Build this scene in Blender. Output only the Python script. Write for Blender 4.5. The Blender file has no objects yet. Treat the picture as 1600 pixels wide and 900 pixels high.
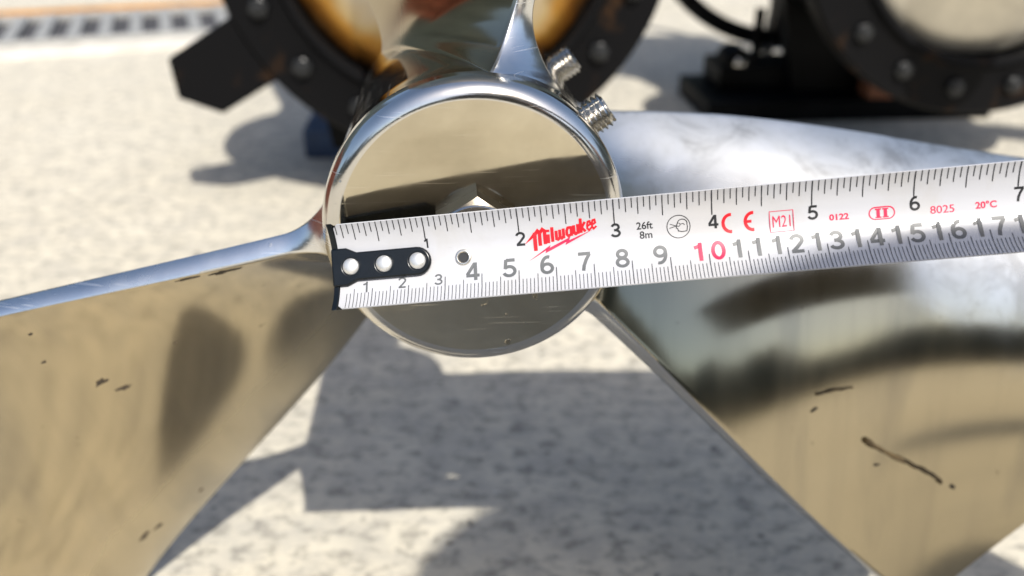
import bpy, bmesh, math, random
from mathutils import Vector, Matrix
rnd = random.Random(7)
R = math.radians
CM = 0.01
# ------------------------------------------------------------------ camera, sky, sun, exposure
scene = bpy.context.scene
COL = scene.collection
CAM_H = 34.0                                   # lens height above the concrete, cm
cam_data = bpy.data.cameras.new('camera')
cam_data.sensor_width = 36.0
cam_data.lens = 36.0 * 1400.0 / 1600.0
cam_data.clip_start = 0.005
cam_data.clip_end = 500
cam_data.dof.use_dof = True
cam_data.dof.focus_distance = 0.246
cam_data.dof.aperture_fstop = 8.6
cam = bpy.data.objects.new('camera', cam_data)
COL.objects.link(cam)
cam.location = (0, 0, CAM_H * CM)
cam.rotation_euler = (R(90 - 26.2356), 0, 0)
scene.camera = cam

SUN_EL, SUN_AZ = 48.7, 20.5                    # sun stands behind the camera, a little to the right
sun_dir = Vector((math.sin(R(SUN_AZ)) * math.cos(R(SUN_EL)), -math.cos(R(SUN_AZ)) * math.cos(R(SUN_EL)), math.sin(R(SUN_EL))))
world = bpy.data.worlds.new('World')
scene.world = world
world.use_nodes = True
wn = world.node_tree.nodes
sky = wn.new('ShaderNodeTexSky')
sky.sky_type = 'NISHITA'
sky.sun_disc = False
sky.sun_elevation = R(SUN_EL)
sky.sun_rotation = R(180 - SUN_AZ)
sky.air_density = 1.0
sky.dust_density = 2.2
wn['Background'].inputs['Strength'].default_value = 0.14
world.node_tree.links.new(sky.outputs[0], wn['Background'].inputs['Color'])
sun_data = bpy.data.lights.new('sun', 'SUN')
sun_data.energy = 4.6
sun_data.angle = R(0.53)
sun_data.color = (1.0, 0.955, 0.88)
sun = bpy.data.objects.new('sun', sun_data)
COL.objects.link(sun)
sun.rotation_euler = sun_dir.to_track_quat('Z', 'Y').to_euler()
sun.location = (0.6, -2.5, 2.0)
vs = scene.view_settings
vs.view_transform = 'Standard'
vs.look = 'None'
vs.exposure = 0.35
vs.gamma = 1.0
vs.use_curve_mapping = False
scene.cycles.max_bounces = 10
scene.cycles.glossy_bounces = 6

# ------------------------------------------------------------------ materials
def new_mat(name):
    m = bpy.data.materials.new(name)
    m.use_nodes = True
    nt = m.node_tree
    return m, nt, nt.nodes['Principled BSDF']

class NT:
    """small helper round a node tree"""
    def __init__(s, nt):
        s.nt = nt
    def n(s, t, **kw):
        nd = s.nt.nodes.new(t)
        for k, v in kw.items():
            setattr(nd, k, v)
        return nd
    def l(s, a, b):
        s.nt.links.new(a, b)
    def coord(s, scale=(1, 1, 1), rot=(0, 0, 0), kind='Object'):
        tc = s.n('ShaderNodeTexCoord')
        mp = s.n('ShaderNodeMapping')
        mp.inputs['Scale'].default_value = scale
        mp.inputs['Rotation'].default_value = rot
        s.l(tc.outputs[kind], mp.inputs['Vector'])
        return mp.outputs[0]
    def noise(s, vec, scale, detail=4, rough=.55, dist=0.0):
        t = s.n('ShaderNodeTexNoise')
        t.inputs['Scale'].default_value = scale
        t.inputs['Detail'].default_value = detail
        t.inputs['Roughness'].default_value = rough
        t.inputs['Distortion'].default_value = dist
        s.l(vec, t.inputs['Vector'])
        return t.outputs['Fac']
    def ramp(s, fac, stops):
        r = s.n('ShaderNodeValToRGB')
        els = r.color_ramp.elements
        while len(els) > 1:
            els.remove(els[-1])
        for i, (p, c) in enumerate(stops):
            e = els[0] if i == 0 else els.new(p)
            e.position = p
            e.color = c if len(c) == 4 else (*c, 1)
        s.l(fac, r.inputs[0])
        return r.outputs[0]
    def mix(s, fac, a, b, blend='MIX'):
        m = s.n('ShaderNodeMix', data_type='RGBA', blend_type=blend)
        for sock, v in ((m.inputs['Factor'], fac), (m.inputs['A'], a), (m.inputs['B'], b)):
            if hasattr(v, 'links') or hasattr(v, 'is_linked'):
                s.l(v, sock)
            elif isinstance(v, (int, float)):
                sock.default_value = v
            else:
                sock.default_value = (*v, 1) if len(v) == 3 else v
        return m.outputs['Result']
    def math(s, op, a, b=None):
        m = s.n('ShaderNodeMath', operation=op)
        for i, v in enumerate((a, b)):
            if v is None:
                continue
            if isinstance(v, (int, float)):
                m.inputs[i].default_value = v
            else:
                s.l(v, m.inputs[i])
        return m.outputs[0]
    def bump(s, height, strength, dist, normal=None):
        b = s.n('ShaderNodeBump')
        b.inputs['Strength'].default_value = strength
        b.inputs['Distance'].default_value = dist
        s.l(height, b.inputs['Height'])
        if normal is not None:
            s.l(normal, b.inputs['Normal'])
        return b.outputs[0]

def g1(v):
    return (v, v, v)

def steel(name, base=(.66, .605, .50), rough=(.10, .22), brush=(1, 1, 1), brush_scale=220., brush_bump=.05, brush_rot=(0, 0, 0),
          wave=.0, stain=.35, specks=.5, seed=0.0):
    """polished, hand-finished stainless steel: brushing, gentle waviness, smears and dark specks of dirt"""
    m, nt, p = new_mat(name)
    t = NT(nt)
    base_v = t.coord()
    off = t.n('ShaderNodeVectorMath', operation='ADD')
    off.inputs[1].default_value = (seed, seed * 1.7, seed * .6)
    t.l(base_v, off.inputs[0])
    v = off.outputs[0]
    bv = t.n('ShaderNodeMapping')
    bv.inputs['Scale'].default_value = brush
    bv.inputs['Rotation'].default_value = brush_rot
    t.l(v, bv.inputs['Vector'])
    br = t.noise(bv.outputs[0], brush_scale, 5, .65)
    smear = t.noise(v, 14, 5, .6, .6)
    fine = t.noise(v, 90, 4, .6)
    # fine scratches in two directions
    scr = None
    for rot_, sd in ((20, 0), (-48, 3.1), (75, 7.7)):
        mp = t.n('ShaderNodeMapping')
        mp.inputs['Scale'].default_value = (1, 1, 34)
        mp.inputs['Rotation'].default_value = (0, R(rot_), 0)
        mp.inputs['Location'].default_value = (sd, 0, sd)
        t.l(v, mp.inputs['Vector'])
        one = t.ramp(t.noise(mp.outputs[0], 30, 2, .5), [(.70, g1(0)), (.73, g1(1))])
        scr = one if scr is None else t.math('MAXIMUM', scr, one)
    # dirt specks
    sp = t.noise(v, 260, 3, .5)
    patch = t.noise(v, 22, 3, .6)
    spk = t.math('MULTIPLY', t.ramp(sp, [(.68, g1(0)), (.74, g1(1))]), t.ramp(patch, [(.50, g1(0)), (.66, g1(1))]))
    spk = t.math('MULTIPLY', spk, specks)
    col = t.mix(t.math('MULTIPLY', t.ramp(smear, [(.42, g1(0)), (.68, g1(1))]), stain), base, (base[0] * .50, base[1] * .47, base[2] * .42))
    col = t.mix(t.math('MULTIPLY', t.ramp(br, [(.35, g1(0)), (.7, g1(1))]), .18), col, (base[0] * .7, base[1] * .7, base[2] * .68))
    col = t.mix(t.math('MULTIPLY', scr, .35), col, (min(1, base[0] * 1.3), min(1, base[1] * 1.32), min(1, base[2] * 1.4)))
    col = t.mix(spk, col, (.035, .03, .022))
    t.l(col, p.inputs['Base Color'])
    p.inputs['Metallic'].default_value = 1.0
    rr = t.n('ShaderNodeMapRange')
    rr.inputs['To Min'].default_value = rough[0]
    rr.inputs['To Max'].default_value = rough[1]
    rr.inputs['From Min'].default_value = .35
    rr.inputs['From Max'].default_value = .68
    t.l(t.math('ADD', t.math('MULTIPLY', smear, .5), t.math('MULTIPLY', fine, .5)), rr.inputs['Value'])
    t.l(t.math('ADD', t.math('ADD', rr.outputs[0], t.math('MULTIPLY', scr, .14)), t.math('MULTIPLY', spk, .5)), p.inputs['Roughness'])
    nrm = t.bump(br, brush_bump, .0004)
    if wave:
        nrm = t.bump(t.noise(v, 16, 2, .4), wave, .004, nrm)
    nrm = t.bump(spk, .5, .0004, nrm)
    t.l(nrm, p.inputs['Normal'])
    return m

def blade_mat():
    """hand-polished blade: grinding streaks run across the chord, the rear half is duller, smears of dried oil"""
    m, nt, p = new_mat('polished_blade_steel')
    t = NT(nt)
    v = t.coord()
    raw = t.n('ShaderNodeTexCoord')
    sep = t.n('ShaderNodeSeparateXYZ')
    t.l(raw.outputs['UV'], sep.inputs[0])
    uv, uv2 = t.coord((9, .8, .8)), t.coord((3.2, 1, 1))
    streak = t.noise(uv, 8, 5, .55, .1)
    hair = t.noise(uv, 90, 4, .6)
    blot = t.noise(uv2, 9, 4, .5, .2)
    cloud = t.noise(v, 17, 5, .6, .7)
    spk = t.math('MULTIPLY', t.ramp(t.noise(v, 250, 3, .5), [(.69, g1(0)), (.74, g1(1))]), t.ramp(t.noise(v, 20, 3, .6), [(.52, g1(0)), (.66, g1(1))]))
    base = (.45, .385, .265)
    col = t.mix(t.math('MULTIPLY', t.ramp(streak, [(.47, g1(0)), (.72, g1(1))]), .24), base, (.27, .235, .18))
    col = t.mix(t.math('MULTIPLY', t.ramp(blot, [(.55, g1(0)), (.68, g1(1))]), .42), col, (.22, .20, .165))
    col = t.mix(t.math('MULTIPLY', t.ramp(cloud, [(.5, g1(0)), (.72, g1(1))]), .10), col, (.40, .35, .27))
    sheen_mask = t.n('ShaderNodeMapRange', interpolation_type='SMOOTHSTEP')
    sheen_mask.inputs['From Min'].default_value = .50
    sheen_mask.inputs['From Max'].default_value = .80
    t.l(t.math('ADD', sep.outputs[1], t.math('MULTIPLY', t.math('SUBTRACT', cloud, .5), .4)), sheen_mask.inputs['Value'])
    sky_sheen = t.ramp(t.noise(v, 30, 6, .68, .8), [(.36, (.52, .51, .48)), (.50, (.80, .79, .75)), (.66, (.90, .89, .86))])
    col = t.mix(t.math('MULTIPLY', sheen_mask.outputs[0], t.math('ADD', .08, t.math('MULTIPLY', t.math('LESS_THAN', sep.outputs[0], 3.4), .8))), col, sky_sheen)  # paler rear of the right blade: mirrored sky brightness painted into its colour
    rust = t.math('MULTIPLY', t.ramp(t.noise(uv, 17, 3, .5), [(.72, g1(0)), (.80, g1(1))]), .5)
    col = t.mix(rust, col, (.40, .19, .06))
    col = t.mix(t.math('MULTIPLY', spk, .6), col, (.04, .03, .02))
    t.l(col, p.inputs['Base Color'])
    p.inputs['Metallic'].default_value = 1.0
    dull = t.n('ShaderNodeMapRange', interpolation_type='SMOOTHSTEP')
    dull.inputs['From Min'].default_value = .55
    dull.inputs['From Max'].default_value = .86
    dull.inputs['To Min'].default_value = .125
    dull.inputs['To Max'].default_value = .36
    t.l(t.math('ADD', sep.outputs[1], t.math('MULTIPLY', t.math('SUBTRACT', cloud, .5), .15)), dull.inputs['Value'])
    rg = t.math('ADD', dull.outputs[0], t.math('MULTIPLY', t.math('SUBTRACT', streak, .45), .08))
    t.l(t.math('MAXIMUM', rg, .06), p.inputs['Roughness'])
    n = t.bump(hair, .03, .0002)
    n = t.bump(t.noise(v, 7, 2, .4), .05, .004, n)
    t.l(n, p.inputs['Normal'])
    return m

def plain(name, col, rough=.5, metal=0.0, var=.25, scale=40., bump=.1, coat=0.0, spec=.5, bdist=.001):
    m, nt, p = new_mat(name)
    t = NT(nt)
    v = t.coord()
    a = t.noise(v, scale, 5, .6)
    dark = tuple(c * (1 - var) for c in col)
    light = tuple(min(1, c * (1 + var)) for c in col)
    t.l(t.ramp(a, [(.3, dark), (.7, light)]), p.inputs['Base Color'])
    rr = t.n('ShaderNodeMapRange')
    rr.inputs['To Min'].default_value = max(.02, rough * .75)
    rr.inputs['To Max'].default_value = min(1, rough * 1.25)
    t.l(t.noise(v, scale * .6, 4), rr.inputs['Value'])
    t.l(rr.outputs[0], p.inputs['Roughness'])
    p.inputs['Metallic'].default_value = metal
    p.inputs['Specular IOR Level'].default_value = spec
    p.inputs['Coat Weight'].default_value = coat
    p.inputs['Coat Roughness'].default_value = .08
    if bump:
        t.l(t.bump(t.noise(v, scale * 4, 4), bump, bdist), p.inputs['Normal'])
    return m

def concrete_mat():
    m, nt, p = new_mat('concrete')
    t = NT(nt)
    v = t.coord()
    st = t.coord((.8, 1.15, 1), (0, 0, R(4)))
    big = t.noise(v, 2.2, 5, .6)
    mid = t.noise(st, 38, 7, .70, .3)
    fleck = t.noise(st, 100, 8, .70, .3)
    fine = t.noise(v, 420, 4, .7)
    col = t.ramp(big, [(.3, (.55, .505, .395)), (.5, (.62, .57, .455)), (.72, (.67, .625, .515))])
    col = t.mix(t.math('MULTIPLY', t.ramp(mid, [(.40, g1(1)), (.58, g1(0))]), .5), col, (.34, .325, .29))
    col = t.mix(t.math('MULTIPLY', t.ramp(fleck, [(.38, g1(1)), (.51, g1(0))]), .68), col, (.16, .152, .13))
    pits = t.noise(v, 75, 2, .4)
    col = t.mix(t.math('MULTIPLY', t.ramp(pits, [(.26, g1(1)), (.30, g1(0))]), .85), col, (.10, .095, .085))
    col = t.mix(t.math('MULTIPLY', t.ramp(pits, [(.76, g1(0)), (.79, g1(1))]), .6), col, (.74, .72, .66))
    col = t.mix(t.math('MULTIPLY', fine, .25), col, (.42, .40, .36))
    t.l(col, p.inputs['Base Color'])
    p.inputs['Roughness'].default_value = .85
    p.inputs['Specular IOR Level'].default_value = .25
    n = t.bump(fleck, .25, .002)
    n = t.bump(fine, .35, .0006, n)
    t.l(n, p.inputs['Normal'])
    return m

def tape_mat():
    """white lacquered tape: faint handling grime, thin scratches"""
    m, nt, p = new_mat('white_tape_lacquer')
    t = NT(nt)
    v = t.coord()
    grime = t.noise(v, 55, 5, .65, .4)
    edge = t.noise(v, 16, 3, .5)
    scr = t.noise(t.coord((1, 14, 14), (0, R(-7), 0)), 60, 3, .6)
    col = t.mix(t.math('MULTIPLY', t.ramp(grime, [(.52, g1(0)), (.75, g1(1))]), .30), (.45, .455, .48), (.36, .335, .28))
    col = t.mix(t.math('MULTIPLY', t.ramp(edge, [(.55, g1(0)), (.75, g1(1))]), .25), col, (.42, .38, .31))
    col = t.mix(t.math('MULTIPLY', t.ramp(scr, [(.68, g1(0)), (.74, g1(1))]), .25), col, (.30, .30, .31))
    t.l(col, p.inputs['Base Color'])
    rr = t.n('ShaderNodeMapRange')
    rr.inputs['To Min'].default_value = .24
    rr.inputs['To Max'].default_value = .42
    t.l(grime, rr.inputs['Value'])
    t.l(rr.outputs[0], p.inputs['Roughness'])
    p.inputs['Coat Weight'].default_value = .4
    p.inputs['Coat Roughness'].default_value = .08
    t.l(t.bump(scr, .05, .0002), p.inputs['Normal'])
    return m

MAT = {}
MAT['concrete'] = concrete_mat()
MAT['kerb_concrete'] = plain('kerb_concrete', (.60, .565, .50), .85, var=.15, scale=20, bump=.2)
MAT['orange_paint'] = plain('worn_orange_paint', (.50, .225, .03), .6, var=.35, scale=12)
MAT['galvanised'] = plain('galvanised_steel', (.36, .36, .345), .5, 0.3, var=.2, scale=30)
MAT['pit'] = plain('drain_pit', (.05, .05, .055), .9)
MAT['face_steel'] = steel('turned_face_steel', base=(.66, .595, .455), rough=(.05, .17), brush=(3, 1, 1), brush_scale=120, brush_bump=.02, wave=.035, stain=.6, specks=.9, brush_rot=(0, R(10), 0), seed=1.3)
MAT['rim_steel'] = steel('polished_rim_steel', base=(.70, .68, .64), rough=(.12, .24), brush_bump=.06, wave=.05, stain=.15, specks=.7, seed=2.1)
MAT['barrel_steel'] = steel('polished_barrel_steel', base=(.66, .64, .60), rough=(.06, .13), brush_bump=.04, wave=.10, stain=.2, specks=.6, seed=3.7)
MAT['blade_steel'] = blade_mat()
MAT['edge_steel'] = steel('ground_edge_steel', base=(.80, .80, .79), rough=(.17, .30), brush_scale=160, brush_bump=.10, wave=.05, stain=.15, specks=.3, seed=4.4)
MAT['nut_steel'] = steel('nut_steel', base=(.15, .135, .11), rough=(.24, .36), brush_scale=400, brush_bump=.15, stain=.6, specks=.5, seed=6.4)
MAT['screw_steel'] = steel('screw_steel', base=(.62, .60, .56), rough=(.14, .26), stain=.3, specks=.3, seed=7.4)
MAT['tape_white'] = tape_mat()
MAT['tape_back'] = plain('tape_back', (.17, .17, .185), .3, var=.1, scale=60, bump=.02)
MAT['ink_black'] = plain('black_ink', (.012, .013, .015), .4, var=.1, bump=0)
MAT['ink_grey'] = plain('grey_ink', (.088, .093, .097), .4, var=.1, bump=0)
MAT['ink_dim'] = plain('fine_line_ink', (.06, .064, .07), .4, var=.1, bump=0)
MAT['ink_red'] = plain('red_ink', (.56, .004, .014), .4, var=.06, bump=0)
MAT['ink_pink'] = plain('crimson_ink', (.54, .003, .055), .4, var=.06, bump=0)
MAT['hook_black'] = plain('hook_black_coating', (.004, .006, .008), .25, var=.2, scale=200, bump=.03, bdist=.0003, spec=.35)
MAT['rivet'] = plain('rivet_metal', (.70, .69, .66), .36, .75, var=.12, scale=300, bump=.1, bdist=.0003)
MAT['eyelet'] = plain('eyelet_metal', (.66, .62, .54), .22, 1.0, var=.15, scale=300, bump=.05, bdist=.0003)
MAT['flange_black'] = plain('black_painted_casting', (.0045, .005, .0055), .45, var=.5, scale=25, bump=.25, bdist=.002, spec=.08)
MAT['bolt_black'] = plain('black_bolt', (.010, .011, .012), .36, 0, var=.4, scale=60)
MAT['blue_wood'] = plain('blue_painted_timber', (.02, .045, .10), .6, var=.4, scale=30)
MAT['brown_wood'] = plain('brown_timber', (.27, .105, .05), .7, var=.3, scale=30)
MAT['navy_cloth'] = plain('navy_cloth', (.02, .03, .05), .85, var=.3, scale=60, bump=.3)
MAT['skin'] = plain('skin', (.42, .24, .17), .5, var=.12, scale=40)
MAT['phone_black'] = plain('phone_black', (.01, .01, .012), .2, var=.1)
MAT['red_plastic'] = plain('red_plastic', (.5, .015, .02), .4, var=.1)
MAT['hill_dark'] = plain('unseen_hill_dark', (.022, .034, .036), .9, var=.5, scale=.6, bump=0)
MAT['black_rubber'] = plain('black_rubber', (.015, .015, .016), .6, var=.2)

def heat_tint_mat(rc):
    """stainless dish whose weld heat has tinted its outer ring orange and brown"""
    m, nt, p = new_mat('heat_tinted_steel')
    t = NT(nt)
    v = t.coord()
    sep = t.n('ShaderNodeSeparateXYZ')
    t.l(v, sep.inputs[0])
    r2 = t.math('ADD', t.math('POWER', sep.outputs[0], 2.0), t.math('POWER', sep.outputs[2], 2.0))
    rad = t.math('DIVIDE', t.math('SQRT', r2), rc)
    rad = t.math('ADD', rad, t.math('MULTIPLY', t.math('SUBTRACT', t.noise(v, 14, 5), .5), .42))
    col = t.ramp(rad, [(.0, (.58, .53, .45)), (.62, (.56, .50, .41)), (.76, (.55, .42, .22)), (.84, (.50, .26, .05)), (.93, (.33, .13, .02)), (1.0, (.10, .05, .02))])
    st = t.noise(v, 30, 4)
    col = t.mix(t.math('MULTIPLY', t.ramp(st, [(.5, g1(0)), (.7, g1(1))]), .55), col, (.26, .14, .05))
    t.l(col, p.inputs['Base Color'])
    p.inputs['Metallic'].default_value = .75
    p.inputs['Roughness'].default_value = .38
    return m

# ------------------------------------------------------------------ builders (positions in cm, ground at z = 0)
ORIGIN = {}
def set_props(o, label=None, cat=None, group=None, kind=None):
    for k, v in (('label', label), ('category', cat), ('group', group), ('kind', kind)):
        if v:
            o[k] = v
    return o

def empty(name, loc, label=None, cat=None, group=None, kind=None):
    o = bpy.data.objects.new(name, None)
    COL.objects.link(o)
    o.empty_display_size = .02
    o.location = Vector(loc) * CM
    ORIGIN[o] = Vector(loc)
    return set_props(o, label, cat, group, kind)

def mesh_obj(name, verts, faces, mat, parent=None, origin=None, smooth=True, sharp=35, bevel=0.0):
    """verts in world cm; the mesh's origin is `origin` (or its parent's)"""
    base = ORIGIN[parent] if parent is not None else Vector((0, 0, 0))
    org = Vector(origin) if origin is not None else base
    me = bpy.data.meshes.new(name)
    me.from_pydata([tuple((Vector(v) - org) * CM) for v in verts], [], faces)
    bm = bmesh.new()
    bm.from_mesh(me)
    bmesh.ops.recalc_face_normals(bm, faces=bm.faces)
    bm.to_mesh(me)
    bm.free()
    me.materials.append(mat)
    if smooth:
        me.polygons.foreach_set('use_smooth', [True] * len(me.polygons))
        me.set_sharp_from_angle(angle=R(sharp))
    o = bpy.data.objects.new(name, me)
    COL.objects.link(o)
    if parent is not None:
        o.parent = parent
        o.location = (org - base) * CM
    else:
        o.location = org * CM
    ORIGIN[o] = org
    if bevel:
        b = o.modifiers.new('bevel', 'BEVEL')
        b.width = bevel * CM
        b.segments = 3
        b.limit_method = 'ANGLE'
        b.angle_limit = R(40)
    return o

class MB:
    def __init__(s):
        s.v = []
        s.f = []
    def add(s, verts, faces):
        k = len(s.v)
        s.v += [Vector(v) for v in verts]
        s.f += [tuple(i + k for i in f) for f in faces]
    def box(s, c, sx, sy, sz, ax=None):
        ax = ax or (Vector((1, 0, 0)), Vector((0, 1, 0)), Vector((0, 0, 1)))
        c = Vector(c)
        vs = [c + ax[0] * (i * sx / 2) + ax[1] * (j * sy / 2) + ax[2] * (k * sz / 2) for i in (-1, 1) for j in (-1, 1) for k in (-1, 1)]
        s.add(vs, [(0, 1, 3, 2), (4, 6, 7, 5), (0, 4, 5, 1), (2, 3, 7, 6), (0, 2, 6, 4), (1, 5, 7, 3)])
    def lathe(s, org, axis, e1, e2, prof, n=96):
        """prof: (a, r) along axis"""
        org, axis, e1, e2 = Vector(org), Vector(axis), Vector(e1), Vector(e2)
        rings = []
        for a, r in prof:
            if r < 1e-6:
                s.v.append(org + axis * a)
                rings.append([len(s.v) - 1])
            else:
                k = len(s.v)
                for i in range(n):
                    t = 2 * math.pi * i / n
                    s.v.append(org + axis * a + e1 * (r * math.cos(t)) + e2 * (r * math.sin(t)))
                rings.append(list(range(k, k + n)))
        for A, B in zip(rings, rings[1:]):
            for i in range(n):
                j = (i + 1) % n
                if len(A) == 1 and len(B) == 1:
                    continue
                if len(A) == 1:
                    s.f.append((A[0], B[i], B[j]))
                elif len(B) == 1:
                    s.f.append((A[i], B[0], A[j]))
                else:
                    s.f.append((A[i], B[i], B[j], A[j]))
    def prism(s, pts, off):
        n = len(pts)
        off = Vector(off)
        vs = [Vector(p) for p in pts] + [Vector(p) + off for p in pts]
        s.add(vs, [tuple(range(n - 1, -1, -1)), tuple(range(n, 2 * n))] + [(i, (i + 1) % n, n + (i + 1) % n, n + i) for i in range(n)])
    def tube(s, pts, r, n=12, closed=False):
        pts = [Vector(p) for p in pts]
        m = len(pts)
        k = len(s.v)
        up = Vector((0.03, .02, 1)).normalized()
        for i, p in enumerate(pts):
            a = pts[(i - 1) % m] if (closed or i > 0) else p
            b = pts[(i + 1) % m] if (closed or i < m - 1) else p
            t = (b - a).normalized()
            x = t.cross(up)
            if x.length < .1:
                x = t.cross(Vector((1, 0, 0)))
            x.normalize()
            y = x.cross(t)
            rr = r[i] if isinstance(r, (list, tuple)) else r
            for j in range(n):
                an = 2 * math.pi * j / n
                s.v.append(p + x * (rr * math.cos(an)) + y * (rr * math.sin(an)))
        for i in range(m if closed else m - 1):
            for j in range(n):
                A = k + i * n
                B = k + ((i + 1) % m) * n
                s.f.append((A + j, A + (j + 1) % n, B + (j + 1) % n, B + j))
        if not closed:
            s.f.append(tuple(k + j for j in range(n - 1, -1, -1)))
            s.f.append(tuple(k + (m - 1) * n + j for j in range(n)))
    def build(s, name, mat, parent=None, **kw):
        return mesh_obj(name, s.v, s.f, mat, parent, **kw)

# ------------------------------------------------------------------ ground
def build_ground():
    S = 6000
    o = mesh_obj('concrete_ground', [(-S, -S, 0), (S, -S, 0), (S, S, 0), (-S, S, 0)], [(0, 1, 2, 3)], MAT['concrete'], smooth=False)
    set_props(o, kind='structure')
build_ground()

def build_unseen_hills():
    """unseen dark rise added all round for the polished steel to mirror"""
    n = 240
    vs, fs = [], []
    for i in range(n):
        a = 2 * math.pi * i / n
        h = 560 + 150 * math.sin(a * 5 + 1) + 120 * math.sin(a * 11 + .4) + 70 * math.sin(a * 23 + 2) + rnd.uniform(-40, 40)
        h *= 1 + 2.6 * max(0, math.sin(a))  # far side raised to darken the barrel's reflections and cut skylight
        x, y = math.cos(a), math.sin(a)
        for r, z in ((2600, -5), (2750, h * .75), (3000, h), (3600, h * .6), (4200, -5)):
            vs.append((x * r, y * r, z))
    for i in range(n):
        j = (i + 1) % n
        for k in range(4):
            fs.append((i * 5 + k, j * 5 + k, j * 5 + k + 1, i * 5 + k + 1))
    o = mesh_obj('unseen_hills', vs, fs, MAT['hill_dark'], smooth=True, sharp=60)
    set_props(o, kind='structure')
build_unseen_hills()

# drain channel beyond the machines: its length runs along GL, its bars along GB
GL = Vector((math.cos(R(20)), math.sin(R(20)), 0))
GB = Vector((-math.sin(R(20)), math.cos(R(20)), 0))
UZ = Vector((0, 0, 1))
def build_drain():
    c0 = Vector((-93, 183, 0))
    root = empty('drain_grate', c0, 'grey steel drain grate with dark slots set in the pale concrete', 'drain grate')
    L = 190
    W = 27
    mb = MB()
    mb.box(c0 + UZ * .35, L, W, .5, (GL, GB, UZ))
    mb.build('drain_pit', MAT['pit'], root, smooth=False)
    for s in (-1, 1):
        mb = MB()
        mb.box(c0 + GB * (s * (W / 2 + 1.2)) + UZ * 1.0, L, 2.4, 2.0, (GL, GB, UZ))
        mb.build('frame_rail', MAT['galvanised'], root, smooth=False, bevel=.15)
    proto = None
    pitch = 5.6
    n = int(L / pitch)
    for i in range(n + 1):
        p = c0 + GL * (-L / 2 + pitch * i) + UZ * 1.25
        if proto is None:
            mb = MB()
            mb.box(p, 2.3, W, 1.3, (GL, GB, UZ))
            proto = mb.build('bar', MAT['galvanised'], root, origin=p, smooth=False)
        else:
            o = proto.copy()
            COL.objects.link(o)
            o.parent = root
            o.location = (p - c0) * CM
    # pale concrete kerb in front and the worn orange strip behind
    k = MB()
    k.box(c0 - GB * 18.5 + UZ * .4, 210, 7, .8, (GL, GB, UZ))
    o = k.build('kerb_strip', MAT['kerb_concrete'], smooth=False)
    set_props(o, kind='structure')
    k = MB()
    k.box(c0 + GB * 21.5 + UZ * .75, 210, 10, 1.5, (GL, GB, UZ))
    o = k.build('orange_painted_strip', MAT['orange_paint'], smooth=False)
    set_props(o, kind='structure')
build_drain()

# ------------------------------------------------------------------ propeller
HC = Vector((-1.041, 23.736, 24.06))            # middle of the hub's flat face
HD = Vector((-.0738, .9973, .0013)).normalized()  # shaft direction, away from the viewer
HE1 = Vector((.9966, .0738, -.0364)).normalized()
HE2 = HD.cross(HE1) * -1
if HE2.z < 0:
    HE2 = -HE2
HR = 4.40
SC = .981
F_EDGE = (3.065, .342, -.7592, -.0599, .0338)
B_EDGE = (10.667, .940, .1434, -.2525, .0776)

def hub_pt(a, rho, th):
    return HC + HD * a + HE1 * (rho * math.cos(th)) + HE2 * (rho * math.sin(th))

CAMBER = 2.6
def blade_mid(rho, c, rot):
    s = (rho / SC - 4.3) / 15.0
    ef = (F_EDGE[0] + F_EDGE[1] * s, F_EDGE[2] + F_EDGE[3] * s + F_EDGE[4] * s * s)
    eb = (B_EDGE[0] + B_EDGE[1] * s, B_EDGE[2] + B_EDGE[3] * s + B_EDGE[4] * s * s)
    am, tm = ef[0] + (eb[0] - ef[0]) * c, ef[1] + (eb[1] - ef[1]) * c
    # the pressed plate bulges gently towards the viewer, more so towards the tip
    k = CAMBER * max(0, (rho - 5) / 20) ** 1.35 * 6.75 * c * c * (1 - c)
    return hub_pt(am - k * .80, rho, tm + rot + k * .60 / rho)

def tip_rho(c):
    ks = ((-.2, 26.2), (0, 27.0), (.1, 27.7), (.21, 28.4), (.32, 29.15), (.5, 29.75), (.7, 29.97), (.8, 30.0), (.9, 29.75), (1, 29.2), (1.2, 28.6))
    for (c0, r0), (c1, r1) in zip(ks, ks[1:]):
        if c <= c1:
            return r0 + (r1 - r0) * (c - c0) / (c1 - c0)
    return 28.6

def blade_frame(rho, c, rot):
    m = blade_mid(rho, c, rot)
    e = .004
    dc = blade_mid(rho, c + e, rot) - blade_mid(rho, c - e, rot)
    chord = dc.length / (2 * e)
    dcn = dc.normalized()
    drn = (blade_mid(rho + .02, c, rot) - blade_mid(rho - .02, c, rot)).normalized()
    return m, dcn, drn, dcn.cross(drn).normalized(), chord

def blade_half(rho, c, chord):
    h = (.36 - .20 * c) * (1 - .22 * (rho - HR) / 24)
    b = .09
    ed = min(c, 1 - c) * chord
    if ed < b:
        h -= b - math.sqrt(max(0, b * b - (b - ed) ** 2))
    return max(h, .05)

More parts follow.
